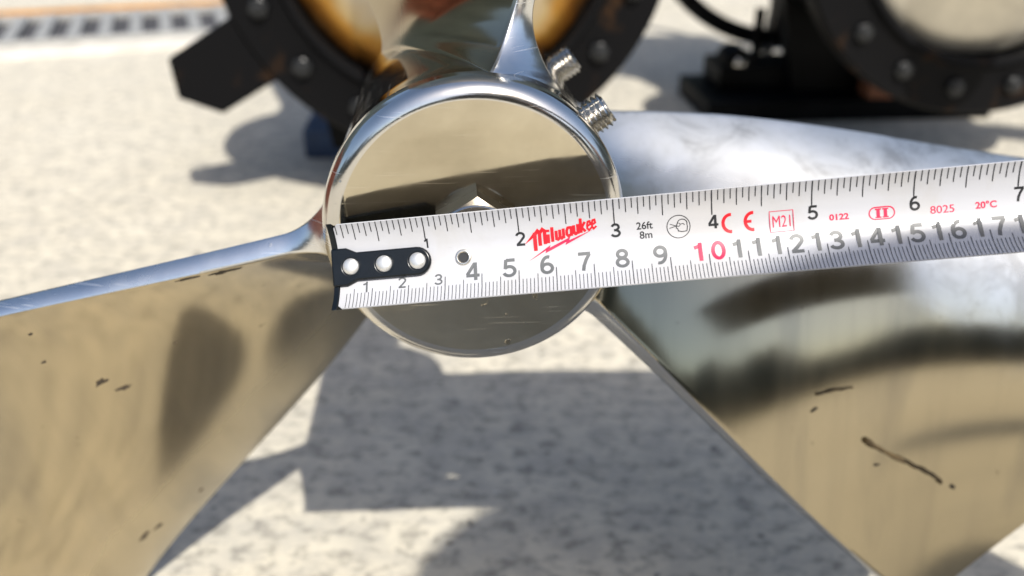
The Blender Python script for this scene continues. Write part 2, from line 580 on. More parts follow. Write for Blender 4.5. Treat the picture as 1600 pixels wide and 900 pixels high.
def build_blade(name, k, root):
    rot = k * 2 * math.pi / 3
    nr = 90
    cs = [0, .004, .010, .022, .05] + [.05 + .90 * i / 30 for i in range(1, 30)] + [.95, .978, .990, .996, 1]
    verts, uvs, faces = [], [], []
    rf = 2.0
    r0 = HR - .35
    loop_n = 2 * len(cs)
    for ir in range(nr + 1):
        q = (ir / nr) ** 1.5
        for side, seq in ((1, cs), (-1, list(reversed(cs)))):
            for c in seq:
                rho = r0 + q * (tip_rho(c) - r0)
                dr = rho - HR + .10
                x = min(1, max(0, (rf - dr) / rf))
                fil = rf * (1 - math.sqrt(max(0, 1 - min(x, .985) ** 2)))
                fil *= 1 - .45 * c
                m, dcn, drn, nrm, chord = blade_frame(rho, c, rot)
                h = blade_half(rho, c, chord)
                pt = m + dcn * (math.copysign(abs(2 * c - 1) ** 7, 2 * c - 1) * fil * (.85 if c < .5 else .25)) + nrm * (side * (h + fil * .66))
                # keep the flare on the barrel's cylinder
                rel = pt - HC
                ax = HD * rel.dot(HD)
                rad = rel - ax
                wgt = min(1, max(0, 1 - (dr - .3) / 2.2))
                tgt = rad.length + (rho - rad.length) * wgt
                verts.append(HC + ax + rad.normalized() * tgt)
                uvs.append((rho / 10 + k * 3.7, c))
    for i in range(nr):
        for j in range(loop_n):
            n_ = (j + 1) % loop_n
            faces.append((i * loop_n + j, i * loop_n + n_, (i + 1) * loop_n + n_, (i + 1) * loop_n + j))
    m = len(cs)
    T = nr * loop_n
    for j in range(m - 1):
        faces.append((T + j, T + j + 1, T + loop_n - 2 - j, T + loop_n - 1 - j))
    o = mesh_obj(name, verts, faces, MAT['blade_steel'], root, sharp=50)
    me = o.data
    me.materials.append(MAT['edge_steel'])
    me.materials.append(MAT['rim_steel'])
    uvl = me.uv_layers.new(name='UVMap')
    for lp in me.loops:
        uvl.data[lp.index].uv = uvs[lp.vertex_index]
    for p in me.polygons:
        vc = [uvs[i][1] for i in p.vertices]
        ru = sum(uvs[i][0] for i in p.vertices) / len(p.vertices) - k * 3.7
        if max(vc) < .0041 or min(vc) > .9959:
            p.material_index = 1
    return o

def hexagon(org, r0, h, phase, e1, e2, axis, bore=0.0):
    """hex nut or head: chamfered outer end towards the viewer (negative axis direction); lies on `org` plane"""
    prof_n = 72
    def hr(t):
        t = (t - phase) % (math.pi / 3) - math.pi / 6
        return r0 * math.cos(math.pi / 6) / math.cos(t)
    # vertex rays on corners
    ts = [phase + 2 * math.pi * i / prof_n for i in range(prof_n)]
    rin = r0 * math.cos(math.pi / 6) * .965
    rings = []
    for kind in ('base', 'cham', 'top', 'inner', 'deep'):
        ring = []
        for t in ts:
            r = hr(t)
            if kind == 'base':
                a = 0
            elif kind == 'cham':
                a = -(h - max(0, (r - rin)) * .62 - .002)
            elif kind == 'top':
                r = rin
                a = -h
            elif kind == 'inner':
                r = bore if bore else .001
                a = -h
            else:
                r = bore if bore else .001
                a = -h + (.35 if bore else 0)
            ring.append(org + axis * a + e1 * (r * math.cos(t)) + e2 * (r * math.sin(t)))
        rings.append(ring)
    mb = MB()
    vs, fs = [], []
    for ring in rings:
        vs += ring
    n = prof_n
    for k in range(len(rings) - 1):
        for i in range(n):
            j = (i + 1) % n
            fs.append((k * n + i, k * n + j, (k + 1) * n + j, (k + 1) * n + i))
    mb.add(vs, fs)
    return mb

def threaded(org, axis, e1, e2, r, length, pitch=.17, depth=.11, n=40, slot=True):
    """screw with a real helical thread, its end face slightly chamfered, hex socket sunk in it"""
    mb = MB()
    steps = int(length / pitch * 8)
    rows = []
    for k in range(steps + 1):
        z = length * k / steps
        row = []
        for i in range(n):
            t = 2 * math.pi * i / n
            ph = ((z / pitch - i / n) % 1.0)
            tri = abs(ph - .5) * 2
            rr = r - depth * tri
            endd = length - z
            if endd < .09:
                rr -= (.09 - endd) * .9
            row.append(org + axis * z + e1 * (rr * math.cos(t)) + e2 * (rr * math.sin(t)))
        rows.append(row)
    vs, fs = [], []
    for row in rows:
        vs += row
    for k in range(steps):
        for i in range(n):
            j = (i + 1) % n
            fs.append((k * n + i, k * n + j, (k + 1) * n + j, (k + 1) * n + i))
    L = len(vs)
    top = steps * n
    rin = r * .5
    for d in (0, -.35):
        for i in range(n):
            t = 2 * math.pi * i / n
            hx = rin * math.cos(math.pi / 6) / math.cos((t % (math.pi / 3)) - math.pi / 6)
            vs.append(org + axis * (length + d) + e1 * (hx * math.cos(t)) + e2 * (hx * math.sin(t)))
    for i in range(n):
        j = (i + 1) % n
        fs.append((top + i, top + j, L + j, L + i))
        fs.append((L + i, L + j, L + n + j, L + n + i))
    fs.append(tuple(range(L + n, L + 2 * n)))
    mb.add(vs, fs)
    return mb

BLADES = []
def build_propeller():
    root = empty('propeller', (HC.x, HC.y + 6, 0), 'polished stainless steel three bladed propeller with round hub, measured by the tape', 'propeller')
    n = 192
    cap = MB()
    prof = [(0, 0), (0, 1.5), (0, 3.0), (0, 3.86)]
    for i in range(1, 9):                      # rounded chamfer round the face
        t = i / 8 * math.pi / 2
        prof.append((.62 - .62 * math.cos(t) * 1.0, 3.86 + .54 * math.sin(t)))
    prof += [(.95, 4.405), (1.02, 4.34), (1.05, 4.28)]
    cap.lathe(HC, HD, HE1, HE2, prof, n)
    face = mesh_obj('hub_cap', cap.v, cap.f, MAT['rim_steel'], root, sharp=24)
    face.data.materials.append(MAT['face_steel'])
    for poly in face.data.polygons:
        c = poly.center * 100 + ORIGIN[face] - HC
        if abs(c.dot(HD)) < .004:
            poly.material_index = 1
    br = MB()
    br.lathe(HC, HD, HE1, HE2, [(1.0, 4.25), (1.04, 4.29), (1.09, 4.345), (1.16, 4.36), (1.24, 4.33), (1.32, 4.30), (2.5, 4.30), (6, 4.27), (12.2, 4.2), (12.5, 4.1), (12.6, 3.9), (12.6, 0)], n)
    br.build('hub_barrel', MAT['barrel_steel'], root, sharp=40)
    for k in range(3):
        BLADES.append(build_blade('blade', k, root))
    # centre nut with a second, smaller nut on it
    ph = R(90)
    nut = hexagon(HC - HD * .0, 1.32, .70, ph, HE1, HE2, HD, .0).build('hex_nut', MAT['nut_steel'], root, sharp=20)
    hexagon(HC - HD * .842, .98, .28, ph, HE1, HE2, HD, .0).build('lock_nut', MAT['nut_steel'], root, sharp=20)
    col_ = MB()
    col_.lathe(HC, -HD, HE1, HE2, [(.69, 1.0), (.71, 1.12), (.76, 1.145), (.82, 1.11), (.84, 1.04), (.845, .9), (.846, .3)], 72)
    col_.build('nut_collar', MAT['screw_steel'], root, sharp=30)
    # two set screws on the barrel
    for a, th in ((2.6, 37), (9.8, 37)):
        er = HE1 * math.cos(R(th)) + HE2 * math.sin(R(th))
        et = HD.cross(er).normalized()
        threaded(HC + HD * a + er * 4.05, er, HD, et, .56, 1.0 if a < 5 else .95).build('set_screw', MAT['screw_steel'], root, sharp=45)
build_propeller()

# ------------------------------------------------------------------ tape measure
TO = Vector((-4.798, 22.207, 23.647))
TD = Vector((.9912, -.0547, .1203)).normalized()
TW = Vector((-.0777, .4947, .8656))
TW = (TW - TD * TW.dot(TD)).normalized()
TN = Vector((-.1068, -.8674, .4861))
TN = (TN - TD * TN.dot(TD) - TW * TN.dot(TW)).normalized()      # towards the viewer
TR = 1.6                                        # radius of the tape's cup
THW = 1.25
T_END = 25.0
def tape_pt(u, w, lift=0.0):
    ph = w / TR
    n_in = -TW * math.sin(ph) + TN * math.cos(ph)
    return TO + TD * u + TW * (TR * math.sin(ph)) + TN * (TR * (1 - math.cos(ph))) + n_in * lift

LIFT = .006
def stroke_poly(mb, pts, width, closed=False, lift=LIFT):
    """flat stroke along 2-D (u, w) points, mitred"""
    P = [Vector((p[0], p[1])) for p in pts]
    n = len(P)
    L, Rr = [], []
    for i, p in enumerate(P):
        a = P[i - 1] if (closed or i > 0) else None
        b = P[(i + 1) % n] if (closed or i < n - 1) else None
        d1 = (p - a).normalized() if a is not None else None
        d2 = (b - p).normalized() if b is not None else None
        if d1 is None:
            d1 = d2
        if d2 is None:
            d2 = d1
        n1 = Vector((-d1.y, d1.x))
        n2 = Vector((-d2.y, d2.x))
        m = (n1 + n2)
        if m.length < .3:
            m = n1
        m.normalize()
        k = min(1.8, 1 / max(.4, m.dot(n1)))
        L.append(p + m * (width / 2 * k))
        Rr.append(p - m * (width / 2 * k))
    vs = [tape_pt(q.x, q.y, lift) for q in L] + [tape_pt(q.x, q.y, lift) for q in Rr]
    rng = range(n if closed else n - 1)
    mb.add(vs, [(i, (i + 1) % n, n + (i + 1) % n, n + i) for i in rng])

def flat_poly(mb, pts, lift=LIFT):
    mb.add([tape_pt(p[0], p[1], lift) for p in pts], [tuple(range(len(pts)))])

def text_2d(s, bold=0.0, shear=0.0, sx=1.0):
    cu = bpy.data.curves.new('text', 'FONT')
    cu.body = s
    cu.size = 1.0
    cu.offset = bold
    cu.shear = shear
    cu.resolution_u = 4
    ob = bpy.data.objects.new('text', cu)
    COL.objects.link(ob)
    dg = bpy.context.evaluated_depsgraph_get()
    me = ob.evaluated_get(dg).to_mesh()
    vs = [(v.co.x * sx, v.co.y) for v in me.vertices]
    fs = [tuple(p.vertices) for p in me.polygons]
    ob.evaluated_get(dg).to_mesh_clear()
    bpy.data.objects.remove(ob)
    bpy.data.curves.remove(cu)
    return vs, fs

def digit_strokes(ch):
    """bold grotesque numerals drawn as strokes in a box 0.60 wide and 1 high"""
    A = lambda cx, cy, rx, ry, a0, a1, n=14: [(cx + rx * math.cos(R(a0 + (a1 - a0) * i / n)), cy + ry * math.sin(R(a0 + (a1 - a0) * i / n))) for i in range(n + 1)]
    D = {
        '0': [(A(.30, .50, .225, .425, 0, 360, 28)[:-1], True)],
        '1': [([(.36, 0), (.36, 1.0)], False), ([(.40, .93), (.28, .80), (.10, .74)], False)],
        '2': [(A(.30, .70, .225, .225, 170, -28, 14) + [(.28, .29), (.09, .08)], False), ([(.05, .075), (.56, .075)], False)],
        '3': [(A(.285, .725, .205, .20, 165, -70, 12) + A(.285, .285, .235, .21, 70, -165, 14), False), ([(.20, .51), (.34, .51)], False)],
        '4': [([(.43, 0), (.43, .97)], False), ([(.40, .93), (.06, .32)], False), ([(.02, .27), (.60, .27)], False)],
        '5': [([(.54, .925), (.16, .925)], False), ([(.155, .96), (.11, .47)], False), (A(.28, .335, .245, .255, 140, -160, 18), False)],
        '6': [(A(.31, .315, .22, .24, 0, 360, 22)[:-1], True), (A(.36, .45, .275, .475, 195, 75, 12), False)],
        '7': [([(.05, .925), (.57, .925)], False), ([(.53, .90), (.38, .60), (.28, .30), (.24, 0)], False)],
        '8': [(A(.30, .735, .19, .19, 0, 360, 20)[:-1], True), (A(.30, .29, .225, .215, 0, 360, 22)[:-1], True)],
        '9': [(A(.29, .685, .22, .24, 0, 360, 22)[:-1], True), (A(.24, .55, .275, .475, 15, -105, 12), False)],
    }
    return D[ch]

def put_digit(mb, ch, u, w, height, weight=.155, sx=1.2):
    for pts, closed in digit_strokes(ch):
        stroke_poly(mb, [(u + (x - .30) * height * sx, w + (y - .5) * height) for x, y in pts], weight * height, closed)

def put_text(mb, s, u, w, height, bold=0.02, sx=1.0, rot=0.0, align='C', lift=LIFT):
    """centre text s at (u, w); height is the height of its tallest glyph, cm"""
    vs, fs = text_2d(s, bold, 0, sx)
    x0, x1 = min(v[0] for v in vs), max(v[0] for v in vs)
    y0, y1 = min(v[1] for v in vs), max(v[1] for v in vs)
    k = height / (y1 - y0)
    ca, sa = math.cos(rot), math.sin(rot)
    out = []
    for x, y in vs:
        X, Y = (x - (x0 + x1) / 2) * k, (y - (y0 + y1) / 2) * k
        out.append(tape_pt(u + X * ca - Y * sa, w + X * sa + Y * ca, lift))
    mb.add(out, fs)

def arc(cx, cy, r, a0, a1, n=20, ry=None):
    ry = ry or r
    return [(cx + r * math.cos(R(a0 + (a1 - a0) * i / n)), cy + ry * math.sin(R(a0 + (a1 - a0) * i / n))) for i in range(n + 1)]

def build_tape():
    root = empty('tape_measure', TO, 'white tape measure with black riveted hook stretched across the propeller hub', 'tape measure')
    # the blade: cupped strip, a front and a back skin with real thickness
    us = [i * .5 for i in range(int(T_END / .5) + 1)]
    ws = [-THW + 2 * THW * i / 24 for i in range(25)]
    corner = .12
    fr = MB()
    verts = []
    for u in us:
        for w in ws:
            uu = u
            if u == 0:
                uu = .10 + max(0, abs(w) - (THW - corner)) ** 2 / corner
            verts.append(tape_pt(uu, w, 0))
    nb = len(verts)
    for u in us:
        for w in ws:
            uu = u
            if u == 0:
                uu = .10 + max(0, abs(w) - (THW - corner)) ** 2 / corner
            verts.append(tape_pt(uu, w, -.035))
    m = len(ws)
    faces = []
    for i in range(len(us) - 1):
        for j in range(m - 1):
            faces.append((i * m + j, (i + 1) * m + j, (i + 1) * m + j + 1, i * m + j + 1))
    nf = len(faces)
    for i in range(len(us) - 1):
        for j in range(m - 1):
            faces.append((nb + i * m + j, nb + i * m + j + 1, nb + (i + 1) * m + j + 1, nb + (i + 1) * m + j))
    n2 = len(faces)
    for i in range(len(us) - 1):
        for j in (0, m - 1):
            faces.append((i * m + j, (i + 1) * m + j, nb + (i + 1) * m + j, nb + i * m + j))
    for i in (0, len(us) - 1):
        for j in range(m - 1):
            faces.append((i * m + j, i * m + j + 1, nb + i * m + j + 1, nb + i * m + j))
    bl = mesh_obj('tape_blade', verts, faces, MAT['tape_white'], root, sharp=60)
    bl.data.materials.append(MAT['tape_back'])
    for k, p in enumerate(bl.data.polygons):
        if nf <= k < n2:
            p.material_index = 1
    # inch graduation along the upper edge, sixteenths
    lens = {0: .71, 8: .60, 4: .50, 12: .50}
    inch = MB()
    for i in range(1, int(T_END / 2.54 * 16)):
        u = i * 2.54 / 16
        if u > T_END - .1:
            break
        k = i % 16
        ln = lens.get(k, .42 if k % 2 == 0 else .31)
        wd = .028 if k == 0 else .024
        stroke_poly(inch, [(u, THW - .004), (u, THW - ln * .5), (u, THW - ln)], wd)
    inch.build('inch_graduations', MAT['ink_black'], bl, smooth=False)
    cmm = MB()
    for i in range(1, int(T_END * 10)):
        u = i * .1
        if u < .28:
            continue
        k = i % 10
        ln = .76 if k == 0 else (.62 if k == 5 else .49)
        if u < 2.9 and k == 0:
            ln = .60
        stroke_poly(cmm, [(u, -THW + .004), (u, -THW + ln * .5), (u, -THW + ln)], .019 if k else .024)
    cmm.build('millimetre_graduations', MAT['ink_dim'], bl, smooth=False)
    for k in range(1, 10):
        num = MB()
        put_digit(num, str(k), k * 2.54 + .02, .36 if k > 1 else .47, .37 if k > 1 else .26, .17)
        num.build('inch_number', MAT['ink_black'], bl, smooth=False)
    for k in range(1, 25):
        num = MB()
        if k < 4:
            put_digit(num, str(k), k - .18, -.56 if k > 1 else -.60, .32, .15)
        elif k < 10:
            put_digit(num, str(k), k - .25, -.41, .52, .175)
        else:
            put_digit(num, str(k)[0], k - .25, -.42, .51, .19)
            put_digit(num, str(k)[1], k + .245, -.42, .51, .19)
        num.build('centimetre_number', MAT['ink_pink' if k == 10 else 'ink_grey'], bl, smooth=False)
    # slanted script wordmark over a lightning bolt, drawn in strokes
    lg = MB()
    bx, by, ang = 5.36, .07, R(12.5)
    ca, sa = math.cos(ang), math.sin(ang)
    def T(p, sh=.10):
        x, y = (p[0] + sh * p[1]) * .83, p[1]
        return (bx + x * ca - y * sa * .35, by + x * sa + y * .97)
    def S(pts, w=.085):
        stroke_poly(lg, [T(p) for p in pts], w)
    def Pg(pts):
        flat_poly(lg, [T(p) for p in pts])
    Pg([(-.20, .16), (.12, .40), (.22, .44), (.22, .34), (.06, .25)])
    x = .16
    S([(x, -.10), (x, .40)], .10)
    S([(x, .34), (x + .10, .42), (x + .16, .36), (x + .16, .0)], .095)
    S([(x + .16, .34), (x + .26, .42), (x + .33, .36), (x + .33, .0)], .095)
    x = .60
    S([(x, 0), (x, .24)]); S([(x, .30), (x, .37)])
    x = .74
    S([(x, 0), (x, .40)])
    x = .87
    S([(x, .27), (x, .05), (x + .05, .02), (x + .12, .06)], .08); S([(x + .12, .27), (x + .12, .05), (x + .17, .02), (x + .24, .06)], .08); S([(x + .24, .27), (x + .24, .0)], .08)
    x = 1.22
    S([(x + .14, .24), (x + .04, .25), (x, .18), (x, .08), (x + .05, .02), (x + .14, .05)], .075); S([(x + .15, .27), (x + .15, 0)], .08)
    x = 1.46
    S([(x, .27), (x, .06), (x + .05, .02), (x + .13, .05)], .08); S([(x + .13, .27), (x + .13, 0)], .08)
    x = 1.69
    S([(x, 0), (x, .40)], .08); S([(x + .14, .27), (x + .03, .14), (x + .15, 0)], .07)
    for x in (1.90, 2.06):
        S([(x + .01, .13), (x + .11, .16), (x + .09, .25), (x + .03, .25), (x, .17), (x, .07), (x + .05, .01), (x + .14, .06)], .055)
    lg.build('wordmark', MAT['ink_red'], bl, smooth=False)
    lb = MB()
    Z = [(-.16, -.34), (.62, -.10), (.60, -.03), (1.30, -.05), (1.27, .03), (2.12, .02), (1.28, -.10), (1.30, -.16), (.58, -.17), (.58, -.25)]
    Z = [(-.12, -.33), (.66, -.06), (.62, -.13), (1.32, -.015), (1.28, -.09), (2.10, .0), (1.14, -.19), (1.18, -.115), (.46, -.245), (.50, -.17)]
    lb_pts = [T(p) for p in Z]
    flat_poly(lb, [lb_pts[i] for i in (0, 1, 9)])
    flat_poly(lb, [lb_pts[i] for i in (1, 2, 8, 9)])
    flat_poly(lb, [lb_pts[i] for i in (2, 3, 7, 8)])
    flat_poly(lb, [lb_pts[i] for i in (3, 4, 6, 7)])
    flat_poly(lb, [lb_pts[i] for i in (4, 5, 6)])
    lb.build('lightning_bolt_mark', MAT['ink_pink'], bl, smooth=False)
    # length rating
    tx = MB()
    put_text(tx, '26ft', 8.40, .42, .20, .015)
    put_text(tx, '8m', 8.42, .17, .20, .015)
    tx.build('length_rating', MAT['ink_black'], bl, smooth=False)
    # round pictogram: head with safety glasses and a warning arrow
    ic = MB()
    cx, cy = 9.28, .31
    stroke_poly(ic, arc(cx, cy, .30, 0, 360, 40)[:-1], .022, True)
    stroke_poly(ic, [(cx + .02, cy - .12)] + [(cx + .07, cy - .14), (cx + .21, cy - .13), (cx + .23, cy - .02), (cx + .22, cy + .08)] + arc(cx + .10, cy + .06, .13, 10, 150, 10) + [(cx - .04, cy + .05), (cx - .06, cy - .03), (cx - .02, cy - .06), (cx - .01, cy - .12)], .022, True)
    stroke_poly(ic, arc(cx + .0, cy + .05, .045, 0, 360, 14)[:-1], .016, True)
    stroke_poly(ic, [(cx + .05, cy + .06), (cx + .13, cy + .07), (cx + .16, cy + .03)], .018)
    stroke_poly(ic, [(cx - .22, cy + .08), (cx - .05, cy + .02)], .018)
    stroke_poly(ic, [(cx - .24, cy - .03), (cx - .05, cy + .02)], .018)
    ic.build('safety_pictogram', MAT['ink_black'], bl, smooth=False)
    ce = MB()
    cx, cy = 10.63, .28
    stroke_poly(ce, arc(cx, cy, .20, 85, 275, 20, .225), .085)
    cx = 11.20
    stroke_poly(ce, arc(cx, cy, .20, 85, 275, 20, .225), .085)
    stroke_poly(ce, [(cx - .19, cy), (cx - .04, cy)], .075)
    ce.build('conformity_mark', MAT['ink_red'], bl, smooth=False)
    mk = MB()
    cx, cy = 11.92, .21
    stroke_poly(mk, [(cx - .30, cy - .27), (cx + .30, cy - .27), (cx + .30, cy + .27), (cx - .30, cy + .27)], .018, True)
    put_text(mk, 'M21', cx, cy, .30, .0, .70)
    put_text(mk, '0122', 13.37, .19, .165, .035, 1.15)
    cx, cy = 14.44, .19
    stroke_poly(mk, arc(cx + .16, cy, .155, -90, 90, 12) + arc(cx - .16, cy, .155, 90, 270, 12), .032, True)
    for dx in (-.09, .09):
        stroke_poly(mk, [(cx + dx, cy - .11), (cx + dx, cy + .11)], .085)
        for dy in (-.105, .105):
            stroke_poly(mk, [(cx + dx - .075, cy + dy), (cx + dx + .075, cy + dy)], .035)
    put_text(mk, '8025', 15.93, .15, .20, .006, 1.1)
    put_text(mk, '20°C', 17.0, .17, .19, .03, 1.05)
    mk.build('calibration_marks', MAT['ink_pink'], bl, smooth=False)
    # eyelet
    ey = MB()
    o = TO + TD * 3.52 + TN * .015
    ey.lathe(o, TN, TD, TW, [(-.01, .13), (.02, .13), (.05, .155), (.055, .18), (.045, .205), (.0, .225), (-.03, .225)], 40)
    e = ey.build('eyelet', MAT['eyelet'], root)
    ey = MB()
    ey.lathe(o, TN, TD, TW, [(-.006, .134), (-.0062, 0)], 32)
    ey.build('eyelet_hole', MAT['ink_black'], e)
    # hook: riveted plate on the front and a tab that reaches back to the rim
    def plate(h, grow, z0, z1):
        out = [(-.08, .52), (.34, .52), (.62, .385), (2.28, .385)]
        pts = out + [(2.28 + .385 * math.sin(R(a)), .385 * math.cos(R(a))) for a in range(15, 180, 15)] + [(2.28, -.385), (.62, -.385), (.34, -.52), (-.08, -.52)]
        mb.prism([TO + TD * u + TW * w + TN * z0 for u, w in pts], TN * (z1 - z0))
    mb = MB()
    plate(0, 0, .02, .19)
    hk = None
    hk = mb.build('hook_plate', MAT['hook_black'], root, sharp=40, bevel=.055)
    mb = MB()
    prof = []
    N = 16
    for i in range(N + 1):
        w = -1.30 + 2.60 * i / N
        ph = w / TR
        y = TR * math.sin(ph)
        z = TR * (1 - math.cos(ph))
        prof.append((y, z + .05))
    pts = prof + [(1.13, -.05), (1.0, -1.02), (-1.0, -1.02), (-1.13, -.05)]
    mb.prism([TO + TD * -.06 + TW * y + TN * z for y, z in pts], TD * .15)
    mb.build('hook_tab', MAT['hook_black'], root, sharp=40, bevel=.02)
    mb = MB()
    mb.prism([TO + TD * u + TW * w - TN * .05 for u, w in ((0, .85), (2.5, .80), (2.85, .45), (2.85, -.45), (2.5, -.80), (0, -.85))], TN * -.10)
    mb.build('hook_back_plate', MAT['hook_black'], root, sharp=40)
    for u in (.46, 1.38, 2.30):
        mb = MB()
        o = TO + TD * u + TN * .185
        mb.lathe(o, TN, TD, TW, [(-.02, .30), (.012, .30), (.014, .27), (.006, .255)], 40)
        rs = mb.build('rivet_seat', MAT['hook_black'], hk)
        mb = MB()
        mb.lathe(o, TN, TD, TW, [(-.03, .225), (.03, .225), (.06, .205), (.085, .15), (.098, .08), (.10, 0)], 40)
        mb.build('rivet', MAT['rivet'], root)
    # case at the far end, out of the picture
    o = TO + TD * (T_END + 3.4) - TW * 1.6 - TN * .2
    mb = MB()
    pts = []
    for (y, z, a0) in ((3.2, 2.9, 0), (-3.2, 2.9, 90), (-3.2, -2.9, 180), (3.2, -2.9, 270)):
        for i in range(6):
            a = R(a0 + 90 * i / 5)
            sx = 1.3
            cx = (abs(y) - sx) * (1 if y > 0 else -1)
            cz = (abs(z) - sx) * (1 if z > 0 else -1)
            pts.append((cx + sx * math.cos(a), cz + sx * math.sin(a)))
    mb.prism([o + TD * x + TN * z - TW * 2.1 for x, z in pts], TW * 4.2)
    mb.build('case', MAT['black_rubber'], root, bevel=.3)
build_tape()

# ------------------------------------------------------------------ machines behind
AX = Vector((-.0738, .9973, 0)).normalized()     # every machine faces the viewer along this axis
AX1 = Vector((AX.y, -AX.x, 0))
def build_mixer(cx, cy, cz, lug_dirs, label, dish_mat, shaft_to=None, saddles=(11, 25), bolt_phase=202.0, with_block=True):
    c = Vector((cx, cy, cz))
    root = empty('mixer_motor', (cx, cy, 0), label, 'mixer motor', 'flanged mixer motors on the concrete')
    FR, IR = 21.5, 15.2
    mb = MB()
    mb.lathe(c, AX, AX1, UZ, [(.0, IR), (-.6, IR + .3), (-.7, IR + .9), (-.1, IR + 1.2), (0, IR + 1.5), (0, FR - .3), (.3, FR), (3.0, FR), (3.3, FR - .3), (3.3, 17.0), (3.31, IR)], 128)
    mb.build('flange', MAT['lug_black'], root, sharp=35)
    mb = MB()
    mb.lathe(c, AX, AX1, UZ, [(3.3, 17.0), (30, 17.0), (34, 15.5), (36, 11), (36, 0)], 96)
    mb.build('motor_body', MAT['flange_black'], root, sharp=35)
    mb = MB()
    mb.lathe(c, AX, AX1, UZ, [(2.0, IR + .05), (1.6, IR - .4), (1.2, IR - 2), (.2, 10), (-.4, 8.2)], 128)
    m = dish_mat
    dish = mesh_obj('steel_dish', mb.v, mb.f, m, root, origin=c, sharp=35)
    dish.rotation_euler = (0, 0, 0)
    mb = MB()
    mb.lathe(c, AX, AX1, UZ, [(1, 8.6), (-.9, 8.6), (-1.3, 8.2), (-6, 7.0), (-9, 5.2), (-14, 4.6), (-14.2, 4.2), (-14.2, 1.5)], 96)
    mb.build('added_seal_housing', MAT['flange_black'], root, sharp=35)  # unseen black housing added so the hub barrel mirrors something darker
    if shaft_to is not None:
        mb = MB()
        mb.lathe(c, AX, AX1, UZ, [(-14, 2.0), (-shaft_to, 2.0), (-shaft_to, 0)], 48)
        mb.build('shaft', MAT['screw_steel'], root)
    proto = None
    for k in range(18):
        th = R(bolt_phase + 20 * k)
        p = c + AX1 * (18.6 * math.cos(th)) + UZ * (18.6 * math.sin(th))
        if proto is None:
            mb = hexagon(p, .95, .7, 0.2, AX1, UZ, AX)
            mb.lathe(p, -AX, AX1, UZ, [(.6, .45), (1.0, .45), (1.1, .35), (1.1, 0)], 20)
            proto = mb.build('flange_bolt', MAT['bolt_black'], root, origin=p, sharp=30)
        else:
            o = proto.copy()
            COL.objects.link(o)
            o.parent = root
            o.location = (p - ORIGIN[root]) * CM
    for th in lug_dirs:
        d = AX1 * math.cos(R(th)) + UZ * math.sin(R(th))
        e = UZ.cross(AX)
        e = (AX1 * -math.sin(R(th)) + UZ * math.cos(R(th)))
        pts = [(19, 3.4), (27.6, 3.2), (30.2, -.2), (28.6, -3.6), (19, -3.6)]
        mb = MB()
        mb.prism([c + d * x + e * y + AX * .4 for x, y in pts], AX * 2.2)
        mb.build('lifting_lug', MAT['lug_black'], root, sharp=30, bevel=.2)
    mb = MB()
    mb.box(c + UZ * 30 + AX * 16, 27, 20, 30, (AX1, AX, UZ))
    dark_box = mb.build('added_dark_box', MAT['flange_black'], root, bevel=1.0)  # unseen black box added above the motor to darken the barrel's reflection
    mb = MB()
    mb.tube([c + UZ * 45 + AX * 16, c + UZ * 53 + AX * 16, c + UZ * 56 + AX * 19, c + UZ * 57 + AX * 30, c + UZ * 20 + AX * 52, Vector((c.x, c.y, 1.2)) + AX * 66], 1.2, 10)
    mb.build('cable', MAT['black_rubber'], dark_box)
    for dy in saddles:
        mb = MB()
        w = 13 if len(saddles) > 1 else 9
        a_lo, a_sp = (205, 130) if len(saddles) > 1 else (225, 90)
        pts = []
        for i in range(13):
            a = R(a_lo + a_sp * i / 12)
            pts.append(c + AX1 * (17.03 * math.cos(a)) + UZ * (17.03 * math.sin(a)))
        lo = 3.6 if len(saddles) > 1 else 2.96
        pts += [Vector((c.x, c.y, 0)) + AX1 * w + UZ * lo, Vector((c.x, c.y, 0)) - AX1 * w + UZ * lo]
        mb.prism([p + AX * dy for p in pts], AX * 3)
        mb.build('saddle', MAT['flange_black'], root, sharp=35)
    return root

HEAT = heat_tint_mat(.152)
def lug_mat():
    m, nt, p = new_mat('black_paint_with_rust')
    t = NT(nt)
    v = t.coord()
    col = t.mix(t.ramp(t.noise(v, 26, 4), [(.58, g1(0)), (.72, g1(1))]), (.0045, .0045, .005), (.035, .018, .008))
    t.l(col, p.inputs['Base Color'])
    p.inputs['Roughness'].default_value = .5
    p.inputs['Specular IOR Level'].default_value = .08
    return m
MAT['lug_black'] = lug_mat()
MAT['pale_dish'] = plain('pale_dish_steel', (.60, .56, .47), .4, .8, var=.2, scale=16)
build_mixer(-6.2, 87.0, 27.6, (211,), 'black flanged mixer motor with heat tinted steel dish right behind the propeller', HEAT, shaft_to=50.0)
build_mixer(50.5, 97.0, 29.0, (335,), 'black flanged mixer motor with pale steel dish, cut by the right edge', MAT['pale_dish'], saddles=(29,))

def timber(name, c, sx, sy, sz, mat, label, yaw=0.0):
    ax = (Vector((math.cos(R(yaw)), math.sin(R(yaw)), 0)), Vector((-math.sin(R(yaw)), math.cos(R(yaw)), 0)), UZ)
    mb = MB()
    mb.box(c, sx, sy, sz, ax)
    o = mb.build(name, mat, origin=(c[0], c[1], c[2] - sz / 2), smooth=True, bevel=.25)
    return set_props(o, label, 'timber block', 'timber blocks under the machines')
timber('timber_block', (-7.5, 111.5, 1.8), 36, 12, 3.55, MAT['blue_wood'], 'dark blue painted timber under the motor behind the hub', 4)
timber('timber_block', (51.5, 123.2, 5.3), 6.2, 3.6, 4.6, MAT['brown_wood'], 'red brown timber block standing on the front of the black skid', 4)

